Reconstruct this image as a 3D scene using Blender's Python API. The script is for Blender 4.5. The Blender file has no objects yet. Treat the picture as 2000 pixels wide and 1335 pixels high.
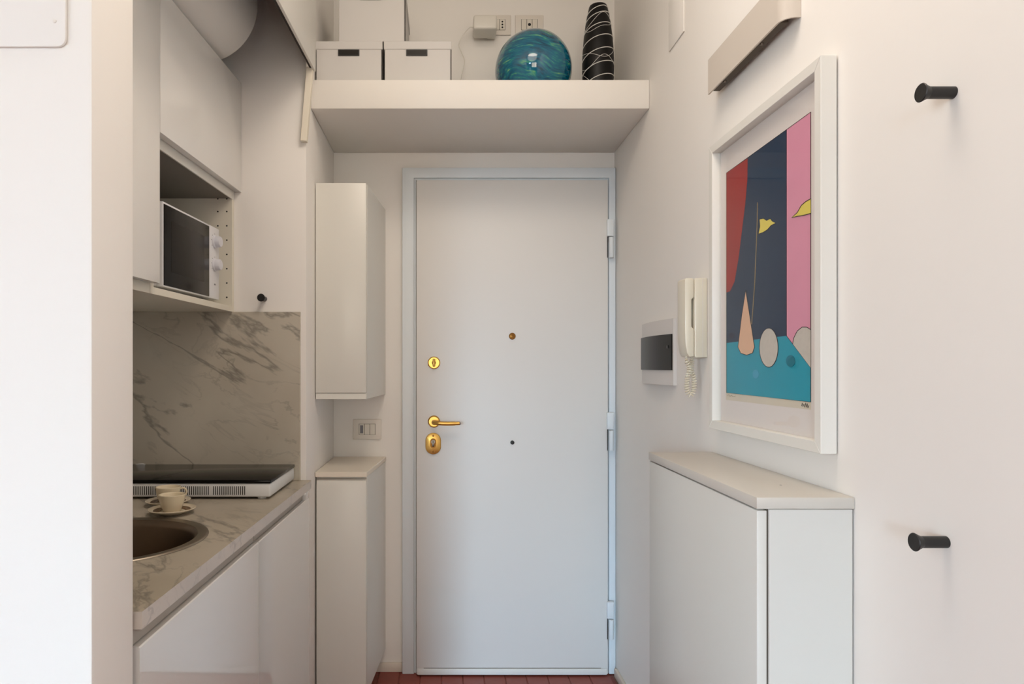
import bpy, bmesh, math, random
from mathutils import Vector, Matrix
random.seed(7)
PI = math.pi
C = bpy.context.scene.collection
scene = bpy.context.scene

# ------------------------------------------------------------------ camera
F = 1300.0; VX = 869.0; VY = 715.0; CZ = 1.298        # focal length in pixels, vanishing point, eye height
cam_d = bpy.data.cameras.new('camera'); cam = bpy.data.objects.new('camera', cam_d); C.objects.link(cam)
cam.location = (0, 0, CZ); cam.rotation_euler = (PI/2, 0, 0)
cam_d.sensor_width = 36; cam_d.sensor_fit = 'HORIZONTAL'; cam_d.lens = F/2000*36
cam_d.shift_x = (1000-VX)/2000; cam_d.shift_y = (VY-667.5)/2000
cam_d.clip_start = 0.02
scene.camera = cam

# ------------------------------------------------------------------ world, lights, exposure
w = bpy.data.worlds.new('world'); scene.world = w; w.use_nodes = True
w.node_tree.nodes['Background'].inputs[0].default_value = (0.62, 0.78, 1.0, 1)
w.node_tree.nodes['Background'].inputs[1].default_value = 0.5

def area(name, loc, rot, sx, sy, power, col, spread=180):
    l = bpy.data.lights.new(name, 'AREA'); l.shape = 'RECTANGLE'; l.size = sx; l.size_y = sy
    l.energy = power; l.color = col; l.spread = math.radians(spread)
    o = bpy.data.objects.new(name, l); C.objects.link(o); o.location = loc; o.rotation_euler = rot
    return o
# invented daylight behind the camera: warm light aimed up through the two tall casements,
# cool fill through a third casement and a left-wall window, both added for light
for nm, wx in (('west', -1.02), ('east', 0.10)):
    area('warm_window_fill_'+nm, (wx, -6.58, 1.20), (PI/2+math.radians(9), 0, 0), 1.0, 2.05, 5.6, (1.0, 0.90, 0.74), 60)
area('cool_window_fill', (-2.46, -6.66, 1.20), (PI/2-math.radians(9), 0, math.radians(-17)), 1.0, 2.05, 15, (0.54, 0.78, 1.0), 28)
area('side_window_fill', (-3.13, -1.5, 1.45), (PI/2, 0, -PI/2), 1.9, 1.6, 80, (0.91, 0.96, 1.0))
# added warm fill high in the hall, unseen, no lamp body
hl = area('hall_fill_disc', (0.1, 1.0, 2.96), (0, 0, 0), 0.7, 0.7, 8, (1.0, 0.86, 0.73)); hl.data.shape = 'DISK'
pl = bpy.data.lights.new('hall_fill_point', 'POINT'); pl.energy = 9; pl.color = (1.0, 0.88, 0.77); pl.shadow_soft_size = 0.3
plo = bpy.data.objects.new('hall_fill_point', pl); C.objects.link(plo); plo.location = (0.1, 1.25, 2.75)

vs = scene.view_settings
vs.view_transform = 'Standard'; vs.look = 'None'; vs.gamma = 1.0; vs.use_curve_mapping = False
vs.exposure = 0.02

# ------------------------------------------------------------------ material helpers
def lin(c):
    return tuple(((v/255)/12.92 if v/255 <= .04045 else ((v/255+.055)/1.055)**2.4) for v in c)
def nd(nt, t, **kw):
    n = nt.nodes.new(t)
    for k, v in kw.items():
        if k in n.inputs: n.inputs[k].default_value = v
        else: setattr(n, k, v)
    return n
def mat(name, rgb, rough=0.5, metal=0.0, coat=0.0, spec=0.5, var=0.03, vscale=6.0, bump=0.0, bscale=60.0):
    m = bpy.data.materials.new(name); m.use_nodes = True
    nt = m.node_tree; b = nt.nodes['Principled BSDF']
    b.inputs['Roughness'].default_value = rough; b.inputs['Metallic'].default_value = metal
    b.inputs['Coat Weight'].default_value = coat; b.inputs['Coat Roughness'].default_value = 0.04
    b.inputs['Specular IOR Level'].default_value = spec
    c = lin(rgb)
    tc = nd(nt, 'ShaderNodeTexCoord')
    n = nd(nt, 'ShaderNodeTexNoise', Scale=vscale, Detail=3.0)
    nt.links.new(tc.outputs['Object'], n.inputs['Vector'])
    mr = nd(nt, 'ShaderNodeMix', data_type='RGBA')
    mr.inputs[6].default_value = tuple(max(0, v*(1-var)) for v in c)+(1,)
    mr.inputs[7].default_value = tuple(min(1, v*(1+var)) for v in c)+(1,)
    nt.links.new(n.outputs['Fac'], mr.inputs[0]); nt.links.new(mr.outputs[2], b.inputs['Base Color'])
    if bump:
        n2 = nd(nt, 'ShaderNodeTexNoise', Scale=bscale, Detail=4.0)
        nt.links.new(tc.outputs['Object'], n2.inputs['Vector'])
        bp = nd(nt, 'ShaderNodeBump', Strength=bump, Distance=0.01)
        nt.links.new(n2.outputs['Fac'], bp.inputs['Height']); nt.links.new(bp.outputs[0], b.inputs['Normal'])
    return m
def marble(name, base, vein, tint, rot, scale=1.0, rough=0.3):
    m = bpy.data.materials.new(name); m.use_nodes = True
    nt = m.node_tree; b = nt.nodes['Principled BSDF']; b.inputs['Roughness'].default_value = rough
    tc = nd(nt, 'ShaderNodeTexCoord'); mp = nd(nt, 'ShaderNodeMapping')
    mp.inputs['Rotation'].default_value = rot; mp.inputs['Scale'].default_value = (scale, scale, scale)
    nt.links.new(tc.outputs['Object'], mp.inputs[0])
    def vein_layer(sc, stretch, dist, width, off):
        mp2 = nd(nt, 'ShaderNodeMapping'); mp2.inputs['Scale'].default_value = stretch
        mp2.inputs['Location'].default_value = off
        nt.links.new(mp.outputs[0], mp2.inputs[0])
        n = nd(nt, 'ShaderNodeTexNoise', Scale=sc, Detail=6.0, Roughness=0.55, Distortion=dist)
        nt.links.new(mp2.outputs[0], n.inputs['Vector'])
        s = nd(nt, 'ShaderNodeMath', operation='SUBTRACT'); s.inputs[1].default_value = 0.5
        nt.links.new(n.outputs['Fac'], s.inputs[0])
        a = nd(nt, 'ShaderNodeMath', operation='ABSOLUTE'); nt.links.new(s.outputs[0], a.inputs[0])
        r = nd(nt, 'ShaderNodeMapRange'); r.inputs['From Min'].default_value = 0; r.inputs['From Max'].default_value = width
        r.inputs['To Min'].default_value = 1; r.inputs['To Max'].default_value = 0
        nt.links.new(a.outputs[0], r.inputs['Value'])
        return r.outputs[0]
    v1 = vein_layer(2.0, (0.55, 2.1, 2.1), 0.35, 0.016, (1.3, 0.2, 0.4))
    v2 = vein_layer(6.5, (0.7, 1.5, 1.5), 0.8, 0.022, (4.3, 2.2, 1.4))
    nz = nd(nt, 'ShaderNodeTexNoise', Scale=2.6, Detail=4.0)
    nt.links.new(mp.outputs[0], nz.inputs['Vector'])
    pw = nd(nt, 'ShaderNodeMapRange'); pw.inputs['From Min'].default_value = .40; pw.inputs['From Max'].default_value = .68
    nt.links.new(nz.outputs['Fac'], pw.inputs['Value'])
    m0 = nd(nt, 'ShaderNodeMix', data_type='RGBA'); m0.inputs[6].default_value = lin(base)+(1,); m0.inputs[7].default_value = lin(tint)+(1,)
    nt.links.new(pw.outputs[0], m0.inputs[0])
    k1 = nd(nt, 'ShaderNodeMath', operation='MULTIPLY'); nt.links.new(v1, k1.inputs[0]); k1.inputs[1].default_value = 0.62
    m1 = nd(nt, 'ShaderNodeMix', data_type='RGBA'); nt.links.new(k1.outputs[0], m1.inputs[0])
    nt.links.new(m0.outputs[2], m1.inputs[6]); m1.inputs[7].default_value = lin(vein)+(1,)
    k2 = nd(nt, 'ShaderNodeMath', operation='MULTIPLY'); nt.links.new(v2, k2.inputs[0]); nt.links.new(pw.outputs[0], k2.inputs[1])
    k3 = nd(nt, 'ShaderNodeMath', operation='MULTIPLY'); nt.links.new(k2.outputs[0], k3.inputs[0]); k3.inputs[1].default_value = 0.55
    m2 = nd(nt, 'ShaderNodeMix', data_type='RGBA'); nt.links.new(k3.outputs[0], m2.inputs[0])
    nt.links.new(m1.outputs[2], m2.inputs[6]); m2.inputs[7].default_value = lin(vein)+(1,)
    nt.links.new(m2.outputs[2], b.inputs['Base Color'])
    return m
def tile_floor(name, tw, tl):
    m = bpy.data.materials.new(name); m.use_nodes = True
    nt = m.node_tree; b = nt.nodes['Principled BSDF']; b.inputs['Roughness'].default_value = .5
    tc = nd(nt, 'ShaderNodeTexCoord')
    br = nd(nt, 'ShaderNodeTexBrick', offset=0.0)
    br.inputs['Scale'].default_value = 1.0; br.inputs['Brick Width'].default_value = tw; br.inputs['Row Height'].default_value = tl
    br.inputs['Mortar Size'].default_value = .0025
    br.inputs['Color1'].default_value = lin((140, 67, 55))+(1,); br.inputs['Color2'].default_value = lin((128, 61, 50))+(1,)
    br.inputs['Mortar'].default_value = lin((120, 88, 74))+(1,)
    nt.links.new(tc.outputs['Object'], br.inputs['Vector']); nt.links.new(br.outputs['Color'], b.inputs['Base Color'])
    return m
def swirl_glass(name):
    m = bpy.data.materials.new(name); m.use_nodes = True
    nt = m.node_tree; b = nt.nodes['Principled BSDF']
    b.inputs['Roughness'].default_value = 0.07; b.inputs['Coat Weight'].default_value = 0.6
    tc = nd(nt, 'ShaderNodeTexCoord')
    wn = nd(nt, 'ShaderNodeTexNoise', Scale=3.0, Detail=2.0); nt.links.new(tc.outputs['Object'], wn.inputs['Vector'])
    wm = nd(nt, 'ShaderNodeVectorMath', operation='MULTIPLY_ADD')
    wm.inputs[1].default_value = (.22, .22, .22); nt.links.new(wn.outputs['Color'], wm.inputs[0]); nt.links.new(tc.outputs['Object'], wm.inputs[2])
    mp = nd(nt, 'ShaderNodeMapping'); mp.inputs['Rotation'].default_value = (0, 0.35, 0); mp.inputs['Scale'].default_value = (14.0, 30, 90)
    nt.links.new(wm.outputs[0], mp.inputs[0])
    n = nd(nt, 'ShaderNodeTexNoise', Scale=1.0, Detail=4.0, Roughness=.55); nt.links.new(mp.outputs[0], n.inputs['Vector'])
    r = nd(nt, 'ShaderNodeValToRGB'); nt.links.new(n.outputs['Fac'], r.inputs[0])
    e = r.color_ramp.elements
    e[0].position = .34; e[0].color = lin((0, 66, 88))+(1,)
    e[1].position = .78; e[1].color = lin((150, 196, 132))+(1,)
    for p, c in ((.44, (0, 92, 124)), (.52, (6, 104, 130)), (.58, (24, 124, 130)), (.64, (78, 156, 124))):
        x = e.new(p); x.color = lin(c)+(1,)
    nt.links.new(r.outputs[0], b.inputs['Base Color'])
    return m
def pane_glass(name, rough=0.02):
    m = bpy.data.materials.new(name); m.use_nodes = True
    nt = m.node_tree; nt.nodes.remove(nt.nodes['Principled BSDF'])
    t = nd(nt, 'ShaderNodeBsdfTransparent'); g = nd(nt, 'ShaderNodeBsdfGlossy', Roughness=rough)
    ge = nd(nt, 'ShaderNodeNewGeometry'); ir = nd(nt, 'ShaderNodeMapRange')   # same reflectance on both faces of the sheet
    ir.inputs['To Min'].default_value = 1.2; ir.inputs['To Max'].default_value = 1/1.2
    nt.links.new(ge.outputs['Backfacing'], ir.inputs['Value'])
    f = nd(nt, 'ShaderNodeFresnel'); nt.links.new(ir.outputs[0], f.inputs['IOR']); mx = nd(nt, 'ShaderNodeMixShader')
    nt.links.new(f.outputs[0], mx.inputs[0]); nt.links.new(t.outputs[0], mx.inputs[1]); nt.links.new(g.outputs[0], mx.inputs[2])
    nt.links.new(mx.outputs[0], nt.nodes['Material Output'].inputs[0])
    return m

M = dict(
    wall=mat('wall_paint', (240, 236, 230), .75, var=.012, vscale=2.5, bump=.05, bscale=28),
    ceil=mat('ceiling_paint', (238, 234, 226), .85, var=.01),
    shelf=mat('shelf_paint', (232, 228, 221), .7, var=.01, bump=.03, bscale=30),
    door=mat('door_paint', (228, 226, 222), .45, var=.015, vscale=2.0, bump=.03, bscale=18),
    casing=mat('casing_paint', (226, 233, 237), .4, var=.02, bump=.03, bscale=25),
    gloss=mat('white_gloss_lacquer', (236, 234, 229), .13, var=.005),
    gloss_deep=mat('white_mirror_lacquer', (226, 224, 220), .07, coat=.6, var=.005),
    satin=mat('white_satin_lacquer', (224, 222, 214), .33, var=.006),
    carcase=mat('carcase_melamine', (226, 220, 204), .5, var=.01),
    topcream=mat('cream_laminate', (232, 222, 206), .38, var=.015),
    shoetop=mat('shoe_top_foil', (206, 200, 190), .35, var=.006),
    shoe=mat('off_white_foil', (216, 214, 207), .32, var=.006),
    frame=mat('white_frame_lacquer', (228, 225, 217), .42, var=.006),
    black=mat('black_satin_metal', (26, 25, 25), .42, var=.08),
    dark=mat('dark_void', (12, 12, 12), .8),
    greyboard=mat('grey_bay_panel', (120, 115, 106), .5, var=.02),  # darker tone for the bay's ceiling and back panels
    shadeboard=mat('recess_shade_dark', (52, 47, 41), .8, var=.1),  # board darkened to put shade into the recess
    lightcover=mat('light_cover_paint', (206, 196, 184), .5, var=.01),
    gap=mat('shadow_gap_board', (92, 84, 74), .8),
    brass=mat('polished_brass', (214, 168, 90), .3, metal=1, var=.06, vscale=40),
    bronze=mat('aged_brass', (120, 82, 40), .35, metal=1, var=.1, vscale=60),
    steel=mat('brushed_steel', (120, 110, 100), .30, metal=1, var=.06, vscale=20),
    glassblk=mat('black_ceramic_glass', (7, 7, 7), .10, spec=.15, var=.1),
    hobwhite=mat('hob_white_plastic', (222, 222, 220), .35, var=.006),
    mwwhite=mat('microwave_white', (226, 226, 228), .35, var=.006),
    mwglass=mat('microwave_dark_glass', (24, 22, 20), .22, spec=.2, var=.1),
    knob=mat('knob_plastic', (220, 220, 226), .35),
    print_grey=mat('printed_grey', (120, 120, 126), .5),
    cup=mat('cream_porcelain', (228, 214, 184), .22, coat=.3, var=.01),
    saucer=mat('saucer_porcelain', (222, 208, 184), .22, coat=.3, var=.01),
    saucer_brown=mat('brown_glaze', (120, 92, 66), .25, var=.15, vscale=50),
    card=mat('white_cardboard', (204, 201, 197), .65, var=.01),
    cardedge=mat('dark_card_edge', (52, 48, 44), .8),
    plastic=mat('ivory_plastic', (226, 218, 198), .28, var=.006),
    plate=mat('switch_plate', (228, 221, 211), .4, var=.006),
    module=mat('switch_module', (224, 218, 206), .35),
    adapter=mat('adapter_plastic', (224, 220, 210), .35),
    unit=mat('grey_white_plastic', (216, 210, 204), .4, var=.006),
    sinksteel=mat('dull_sink_steel', (124, 108, 92), .36, metal=1, var=.06, vscale=20),
    rimsteel=mat('rim_steel', (150, 140, 126), .34, metal=1, var=.06, vscale=20),
    channel=mat('grip_channel_grey', (176, 166, 154), .5),
    smoke=mat('smoked_cover', (38, 35, 32), .3, spec=.15, var=.06),
    boiler=mat('cylinder_enamel', (232, 230, 224), .4, var=.02),
    batten=mat('painted_batten', (236, 228, 210), .55, var=.03, vscale=10),
    vase=mat('black_ceramic', (8, 7, 7), .45, spec=.3, var=.15),
    paint_white=mat('white_line_glaze', (225, 222, 216), .5),
    globe=swirl_glass('teal_swirl_glass'),
    terracotta=mat('terracotta', (138, 66, 54), .45, var=.18, vscale=9, bump=.05, bscale=40),
    grout=mat('grout', (120, 88, 74), .8, var=.1),
    tilefloor=tile_floor('terracotta_floor', .0885, .178),
    skirting=mat('skirting_paint', (224, 214, 200), .5, var=.02),
    paper=mat('print_paper', (226, 218, 212), .6, spec=.1, var=.01),
    cream=mat('print_margin', (214, 204, 184), .6, spec=.1, var=.03, vscale=20),
    navy=mat('print_navy', (30, 52, 78), .6, spec=.1, var=.08, vscale=12),
    red=mat('print_red', (160, 40, 36), .6, spec=.1, var=.12, vscale=14),
    pink=mat('print_pink', (222, 150, 172), .6, spec=.1, var=.05, vscale=14),
    turq=mat('print_turquoise', (20, 152, 174), .6, spec=.1, var=.05, vscale=14),
    yellow=mat('print_yellow', (226, 208, 96), .6, spec=.1, var=.05, vscale=30),
    peach=mat('print_peach', (226, 182, 148), .6, spec=.1, var=.04, vscale=30),
    eggc=mat('print_grey_egg', (200, 192, 180), .6, spec=.1, var=.12, vscale=90),
    ink=mat('print_ink', (30, 26, 30), .7, spec=.1),
    tan=mat('print_tan', (150, 128, 90), .6, spec=.1),
    navydot=mat('print_deep_navy', (22, 32, 58), .6, spec=.1),
    tealdot=mat('print_teal', (12, 120, 140), .6, spec=.1),
    bluedot=mat('print_blue', (64, 160, 190), .6, spec=.1),
    glass=pane_glass('picture_glass'),
    marble_wall=marble('grey_marble_wall', (198, 190, 174), (104, 100, 92), (180, 171, 154), (0, -0.48, 0), 1.0),
    marble_top=marble('grey_marble_top', (186, 176, 160), (104, 99, 90), (170, 160, 142), (0, 0, 0.9), 1.0, .36),
    marble_edge=marble('pale_marble_edge', (206, 197, 187), (164, 158, 154), (194, 187, 180), (0, 0, 0.9), 1.3, .4),
)

# ------------------------------------------------------------------ object helpers
def tag(o, label=None, cat=None, group=None, kind=None):
    if label: o['label'] = label
    if cat: o['category'] = cat
    if group: o['group'] = group
    if kind: o['kind'] = kind
    return o
def root(name, loc, label, cat, group=None, kind=None):
    o = bpy.data.objects.new(name, None); C.objects.link(o); o.location = loc
    o.empty_display_size = 0.05
    return tag(o, label, cat, group, kind)
def base_of(p):
    v = Vector((0, 0, 0))
    while p is not None:
        v += Vector(p.location); p = p.parent
    return v
def link(name, bm, m, parent=None, smooth=False):
    """bm holds WORLD coordinates; the object's origin goes to its own centre"""
    bmesh.ops.recalc_face_normals(bm, faces=bm.faces)
    vs_ = [v.co for v in bm.verts]
    lo = Vector([min(v[i] for v in vs_) for i in range(3)]); hi = Vector([max(v[i] for v in vs_) for i in range(3)])
    o0 = Vector(((lo.x+hi.x)/2, (lo.y+hi.y)/2, lo.z))
    bmesh.ops.translate(bm, verts=bm.verts, vec=-o0)
    me = bpy.data.meshes.new(name); bm.to_mesh(me); bm.free()
    ms = m if isinstance(m, (list, tuple)) else [m]
    for x in ms: me.materials.append(M[x])
    if smooth:
        for p in me.polygons: p.use_smooth = True
        if smooth == 'auto': me.set_sharp_from_angle(angle=math.radians(35))
    o = bpy.data.objects.new(name, me); C.objects.link(o)
    if parent is not None:
        o.parent = parent; o.location = o0 - base_of(parent)
    else:
        o.location = o0
    return o
def addbox(bm, x0, x1, y0, y1, z0, z1, fn=None):
    vv = [(x, y, z) for z in (z0, z1) for y in (y0, y1) for x in (x0, x1)]
    if fn: vv = [fn(*v) for v in vv]
    v = [bm.verts.new(c) for c in vv]
    for f in ((0, 2, 3, 1), (4, 5, 7, 6), (0, 1, 5, 4), (2, 6, 7, 3), (0, 4, 6, 2), (1, 3, 7, 5)):
        bm.faces.new([v[i] for i in f])
def bevel(bm, w_, seg=2, ang=30):
    bmesh.ops.recalc_face_normals(bm, faces=bm.faces)
    es = [e for e in bm.edges if len(e.link_faces) == 2 and e.calc_face_angle(0) > math.radians(ang)]
    bmesh.ops.bevel(bm, geom=es, offset=w_, segments=seg, profile=.5, affect='EDGES', clamp_overlap=True)
def box(name, x0, x1, y0, y1, z0, z1, m, parent=None, bev=0.0, seg=2, fn=None):
    bm = bmesh.new(); addbox(bm, x0, x1, y0, y1, z0, z1, fn)
    if bev: bevel(bm, bev, seg)
    return link(name, bm, m, parent, 'auto' if bev else False)
def addprism(bm, pts, h0, h1, to3):
    """polygon pts (a,b) extruded from h0 to h1; to3(a,b,h) gives the world point"""
    a = [bm.verts.new(to3(p[0], p[1], h0)) for p in pts]; b = [bm.verts.new(to3(p[0], p[1], h1)) for p in pts]
    n = len(pts)
    bm.faces.new(a); bm.faces.new(list(reversed(b)))
    for i in range(n):
        j = (i+1) % n; bm.faces.new((a[i], b[i], b[j], a[j]))
def prism(name, pts, h0, h1, to3, m, parent=None, bev=0.0, seg=2, smooth=None):
    bm = bmesh.new(); addprism(bm, pts, h0, h1, to3)
    if bev: bevel(bm, bev, seg)
    return link(name, bm, m, parent, smooth if smooth is not None else ('auto' if bev else False))
def addlathe(bm, prof, org, axis='z', n=32, cap=True):
    rings = []
    for r, h in prof:
        ring = []
        for k in range(n):
            t = 2*PI*k/n; a, b = r*math.cos(t), r*math.sin(t)
            if axis == 'z': c = (org[0]+a, org[1]+b, org[2]+h)
            elif axis == 'x': c = (org[0]+h, org[1]+a, org[2]+b)
            else: c = (org[0]+a, org[1]+h, org[2]+b)
            ring.append(bm.verts.new(c))
        rings.append(ring)
    for q in range(len(rings)-1):
        for k in range(n):
            j = (k+1) % n
            bm.faces.new((rings[q][k], rings[q][j], rings[q+1][j], rings[q+1][k]))
    if cap:
        bm.faces.new(rings[0]); bm.faces.new(list(reversed(rings[-1])))
def lathe(name, prof, org, m, parent=None, axis='z', n=32, cap=True, smooth='auto'):
    bm = bmesh.new(); addlathe(bm, prof, org, axis, n, cap)
    return link(name, bm, m, parent, smooth)
def addtube(bm, pts, r, n=8, closed=False):
    pts = [Vector(p) for p in pts]; N = len(pts); rings = []
    up = None
    for i in range(N):
        a = pts[i-1] if (i > 0 or closed) else pts[i]; b = pts[(i+1) % N] if (i < N-1 or closed) else pts[i]
        t = (b-a).normalized()
        if up is None:
            up = Vector((0, 0, 1)) if abs(t.z) < .9 else Vector((1, 0, 0))
        s_ = t.cross(up).normalized(); up = s_.cross(t).normalized()
        rr = r[i] if isinstance(r, (list, tuple)) else r
        rings.append([bm.verts.new(pts[i]+(s_*math.cos(2*PI*k/n)+up*math.sin(2*PI*k/n))*rr) for k in range(n)])
    for i in range(N if closed else N-1):
        A = rings[i]; B = rings[(i+1) % N]
        for k in range(n):
            j = (k+1) % n; bm.faces.new((A[k], A[j], B[j], B[k]))
    if not closed:
        bm.faces.new(rings[0]); bm.faces.new(list(reversed(rings[-1])))
def tube(name, pts, r, m, parent=None, n=8):
    bm = bmesh.new(); addtube(bm, pts, r, n)
    return link(name, bm, m, parent, 'auto')
def spline(pts, per=10):
    P = [Vector(p) for p in pts]; P = [P[0]*2-P[1]]+P+[P[-1]*2-P[-2]]; out = []
    for i in range(1, len(P)-2):
        for k in range(per):
            t = k/per; p0, p1, p2, p3 = P[i-1:i+3]
            out.append(.5*((2*p1)+(p2-p0)*t+(2*p0-5*p1+4*p2-p3)*t*t+(3*p1-p0-3*p2+p3)*t**3))
    out.append(P[-2]); return out
def on_right(px, py, x):
    """point on the plane x = const (right wall side) seen at a pixel of the photograph"""
    s = (px-VX)/x; return Vector((x, F/s, CZ+(VY-py)/s))
XYZ = lambda a, b, h: (a, b, h)       # plan polygon, extruded in z
XZY = lambda a, b, h: (a, h, b)       # x-z profile, extruded in y
YZX = lambda a, b, h: (h, a, b)       # y-z profile, extruded in x

# ------------------------------------------------------------------ key planes
YD = F/458          # wall with the entrance door
YN = F/572          # kitchen niche wall
XR = 0.7227         # right wall
XL = -0.4738        # side wall between niche and door
XK = -1.10          # kitchen wall on the left
HC = 3.0            # ceiling
YP1 = 1.050; YP0 = 0.9246; XP = -0.490      # partition
Y0 = -6.5           # rear wall

# ------------------------------------------------------------------ setting
def struct(name, x0, x1, y0, y1, z0, z1, m, bev=0): return tag(box(name, x0, x1, y0, y1, z0, z1, m, None, bev), kind='structure')
fl = struct('floor', -3.2, 0.9, Y0-.2, YD+.2, -0.12, -0.004, 'tilefloor')
struct('ceiling', -3.2, 0.9, Y0-.2, YD+.2, HC, HC+.1, 'ceil')
struct('wall_back', XL-.2, XR+.2, YD, YD+.15, -0.004, HC, 'wall')
struct('wall_right', XR, XR+.15, Y0, YD, -0.004, HC, 'wall')
struct('wall_niche', XK-.15, XL, YN, YD, -0.004, HC, 'wall', .004)
struct('wall_kitchen', XK-.15, XK, YP1, YN, -0.004, HC, 'wall')
struct('wall_partition', -3.05, XP, YP0, YP1, -0.004, HC, 'wall', .006)
bm = bmesh.new()
for a in ((Y0, -4.6, 0, HC), (-2.6, -2.5, 0, HC), (-.5, YP1, 0, HC), (-2.5, -.5, 2.3, HC), (-2.5, -.5, 0, .6), (-4.6, -2.6, 2.3, HC), (-4.6, -2.6, 0, .06)):
    addbox(bm, -3.2, -3.05, a[0], a[1], a[2], a[3])
tag(link('wall_left', bm, 'wall'), kind='structure')
win2 = root('added_window', (-3.1, -1.5, .6), None, None, kind='structure')  # unseen left-wall window, added to light the right wall
bm = bmesh.new()
for a in ((-2.5, -2.44, .6, 2.3), (-.56, -.5, .6, 2.3), (-2.44, -.56, .6, .66), (-2.44, -.56, 2.24, 2.3), (-1.55, -1.45, .66, 2.24), (-4.6, -4.54, .06, 2.3), (-2.66, -2.6, .06, 2.3), (-4.54, -2.66, .06, .14), (-4.54, -2.66, 2.24, 2.3), (-3.65, -3.55, .14, 2.24)):
    addbox(bm, -3.12, -3.06, a[0], a[1], a[2], a[3])
link('window_frame', bm, 'casing', win2)
bm = bmesh.new()
for a in ((-3.2, -3.04, 0, HC), (-1.88, -1.59, 0, HC), (.67, .9, 0, HC), (-1.59, .67, 2.28, HC), (-1.59, .67, 0, .12), (-3.04, -1.88, 2.28, HC), (-3.04, -1.88, 0, .12)):
    addbox(bm, a[0], a[1], Y0-.15, Y0, a[2], a[3])
tag(link('wall_rear', bm, 'wall'), kind='structure')
win = root('window_1', (-.46, Y0-.06, .14), None, None, kind='structure')
bm = bmesh.new()
for a in ((-1.59, -1.52, .12, 2.28), (.60, .67, .12, 2.28), (-1.52, .60, .12, .19), (-1.52, .60, 2.21, 2.28), (-.52, -.40, .19, 2.21),
          (-3.04, -2.97, .12, 2.28), (-1.95, -1.88, .12, 2.28), (-2.97, -1.95, .12, .19), (-2.97, -1.95, 2.21, 2.28)):  # third casement, added to let the cool fill in
    addbox(bm, a[0], a[1], Y0-.08, Y0-.02, a[2], a[3])
link('window_frame', bm, 'casing', win)

# high panel that closes off the space above the kitchen, running back to the niche corner
KB = 0.036
bkb = box('wall_bulkhead', -.457, -.450, YP1, YN-.002, 2.306, HC, 'shadeboard', None, 0, fn=lambda x, y, z: (x+KB*(y-YN), y, z))  # dark inner face, added to deepen the shade above the kitchen
tag(bkb, kind='structure')
struct('ceiling_shade_board', XK, -.503, YP1+.001, YN-.002, 2.80, 2.83, 'shadeboard')  # unseen dark board, added to keep the recess below it dim
struct_b = box('wall_bulkhead', -.449, -.440, YP1, YN-.002, 2.302, HC, 'satin', None, .002, fn=lambda x, y, z: (x+KB*(y-YN), y, z))
tag(struct_b, kind='structure')

# terracotta floor tiles of the hallway, each laid singly
tw, tl, g = .0885, .178, .0022
bmt = bmesh.new(); addbox(bmt, -tw/2+g, tw/2-g, -tl/2+g, tl/2-g, -.008, 0); bevel(bmt, .0012, 1)
me_t = bpy.data.meshes.new('floor_tile'); bmesh.ops.recalc_face_normals(bmt, faces=bmt.faces); bmt.to_mesh(me_t); bmt.free(); me_t.materials.append(M['terracotta'])
nrow = 9; first = -.457+tw/2
for r_ in range(nrow):
    yc = YD-.008-tl/2-r_*tl
    for k in range(13):
        xc = first+k*tw+(0.0 if r_ % 2 == 0 else -.0)
        if xc+tw/2 > XR-.008: continue
        t = bpy.data.objects.new('floor_tile', me_t); C.objects.link(t)
        t.location = Vector((xc, yc, random.uniform(-.0006, .0004))) ; t.parent = fl; t.location -= base_of(fl)

# skirting
tag(box('baseboard_back', -.30, -.181, YD-.012, YD-.0005, 0, .038, 'skirting', None, .002), kind='structure')
tag(box('baseboard_right', XR-.014, XR-.0005, .2, YD-.05, 0, .034, 'skirting', None, .002), kind='structure')

# ------------------------------------------------------------------ entrance door
door = root('door_1', ((1000-VX)/465, YD-.02, 0), 'white painted entrance door with brass lock fittings', None, kind='structure')
YF = F/463; YLf = F/465.5
sx = lambda px, s: (px-VX)/s
sz = lambda py, s: CZ+(VY-py)/s
xa, xb = sx(785.5, 463), sx(808.5, 463); xc_, xd = sx(1189.5, 463), XR-.002
zt = sz(327, 463); zi = sz(347, 463)
bm = bmesh.new()
addprism(bm, [(xa, .0), (xa, zt), (xd, zt), (xd, 0), (xc_, 0), (xc_, zi), (xb, zi), (xb, 0)], YF, YD-.001, XZY)
bevel(bm, .003, 2); link('casing', bm, 'casing', door, 'auto')
bm = bmesh.new()     # inner stop bead of the casing
xi0, xi1 = sx(812.5, 463), sx(1188, 463); zi2 = sz(350.5, 463)
addprism(bm, [(xb, 0), (xb, zi), (xc_, zi), (xc_, 0), (xi1+.0005, 0), (xi1+.0005, zi2), (xi0, zi2), (xi0, 0)], YF+.012, YD-.003, XZY)
link('rebate', bm, 'casing', door)
LX0, LX1 = sx(813.5, 465.5), sx(1187.5, 465.5); LZ1 = sz(350.5, 465.5)-.002
leaf = box('door_leaf', LX0, LX1, YLf, YD-.006, .006, LZ1, 'door', door, .0025)
box('draught_strip', LX0+.004, LX1-.006, YLf-.005, YLf-.0002, .006, sz(1305, 466), 'door', door, .002)
box('strip_seam', LX0+.03, LX1-.03, YLf-.0012, YLf-.0002, sz(1305, 466), sz(1304, 466), 'gap', door)
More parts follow.
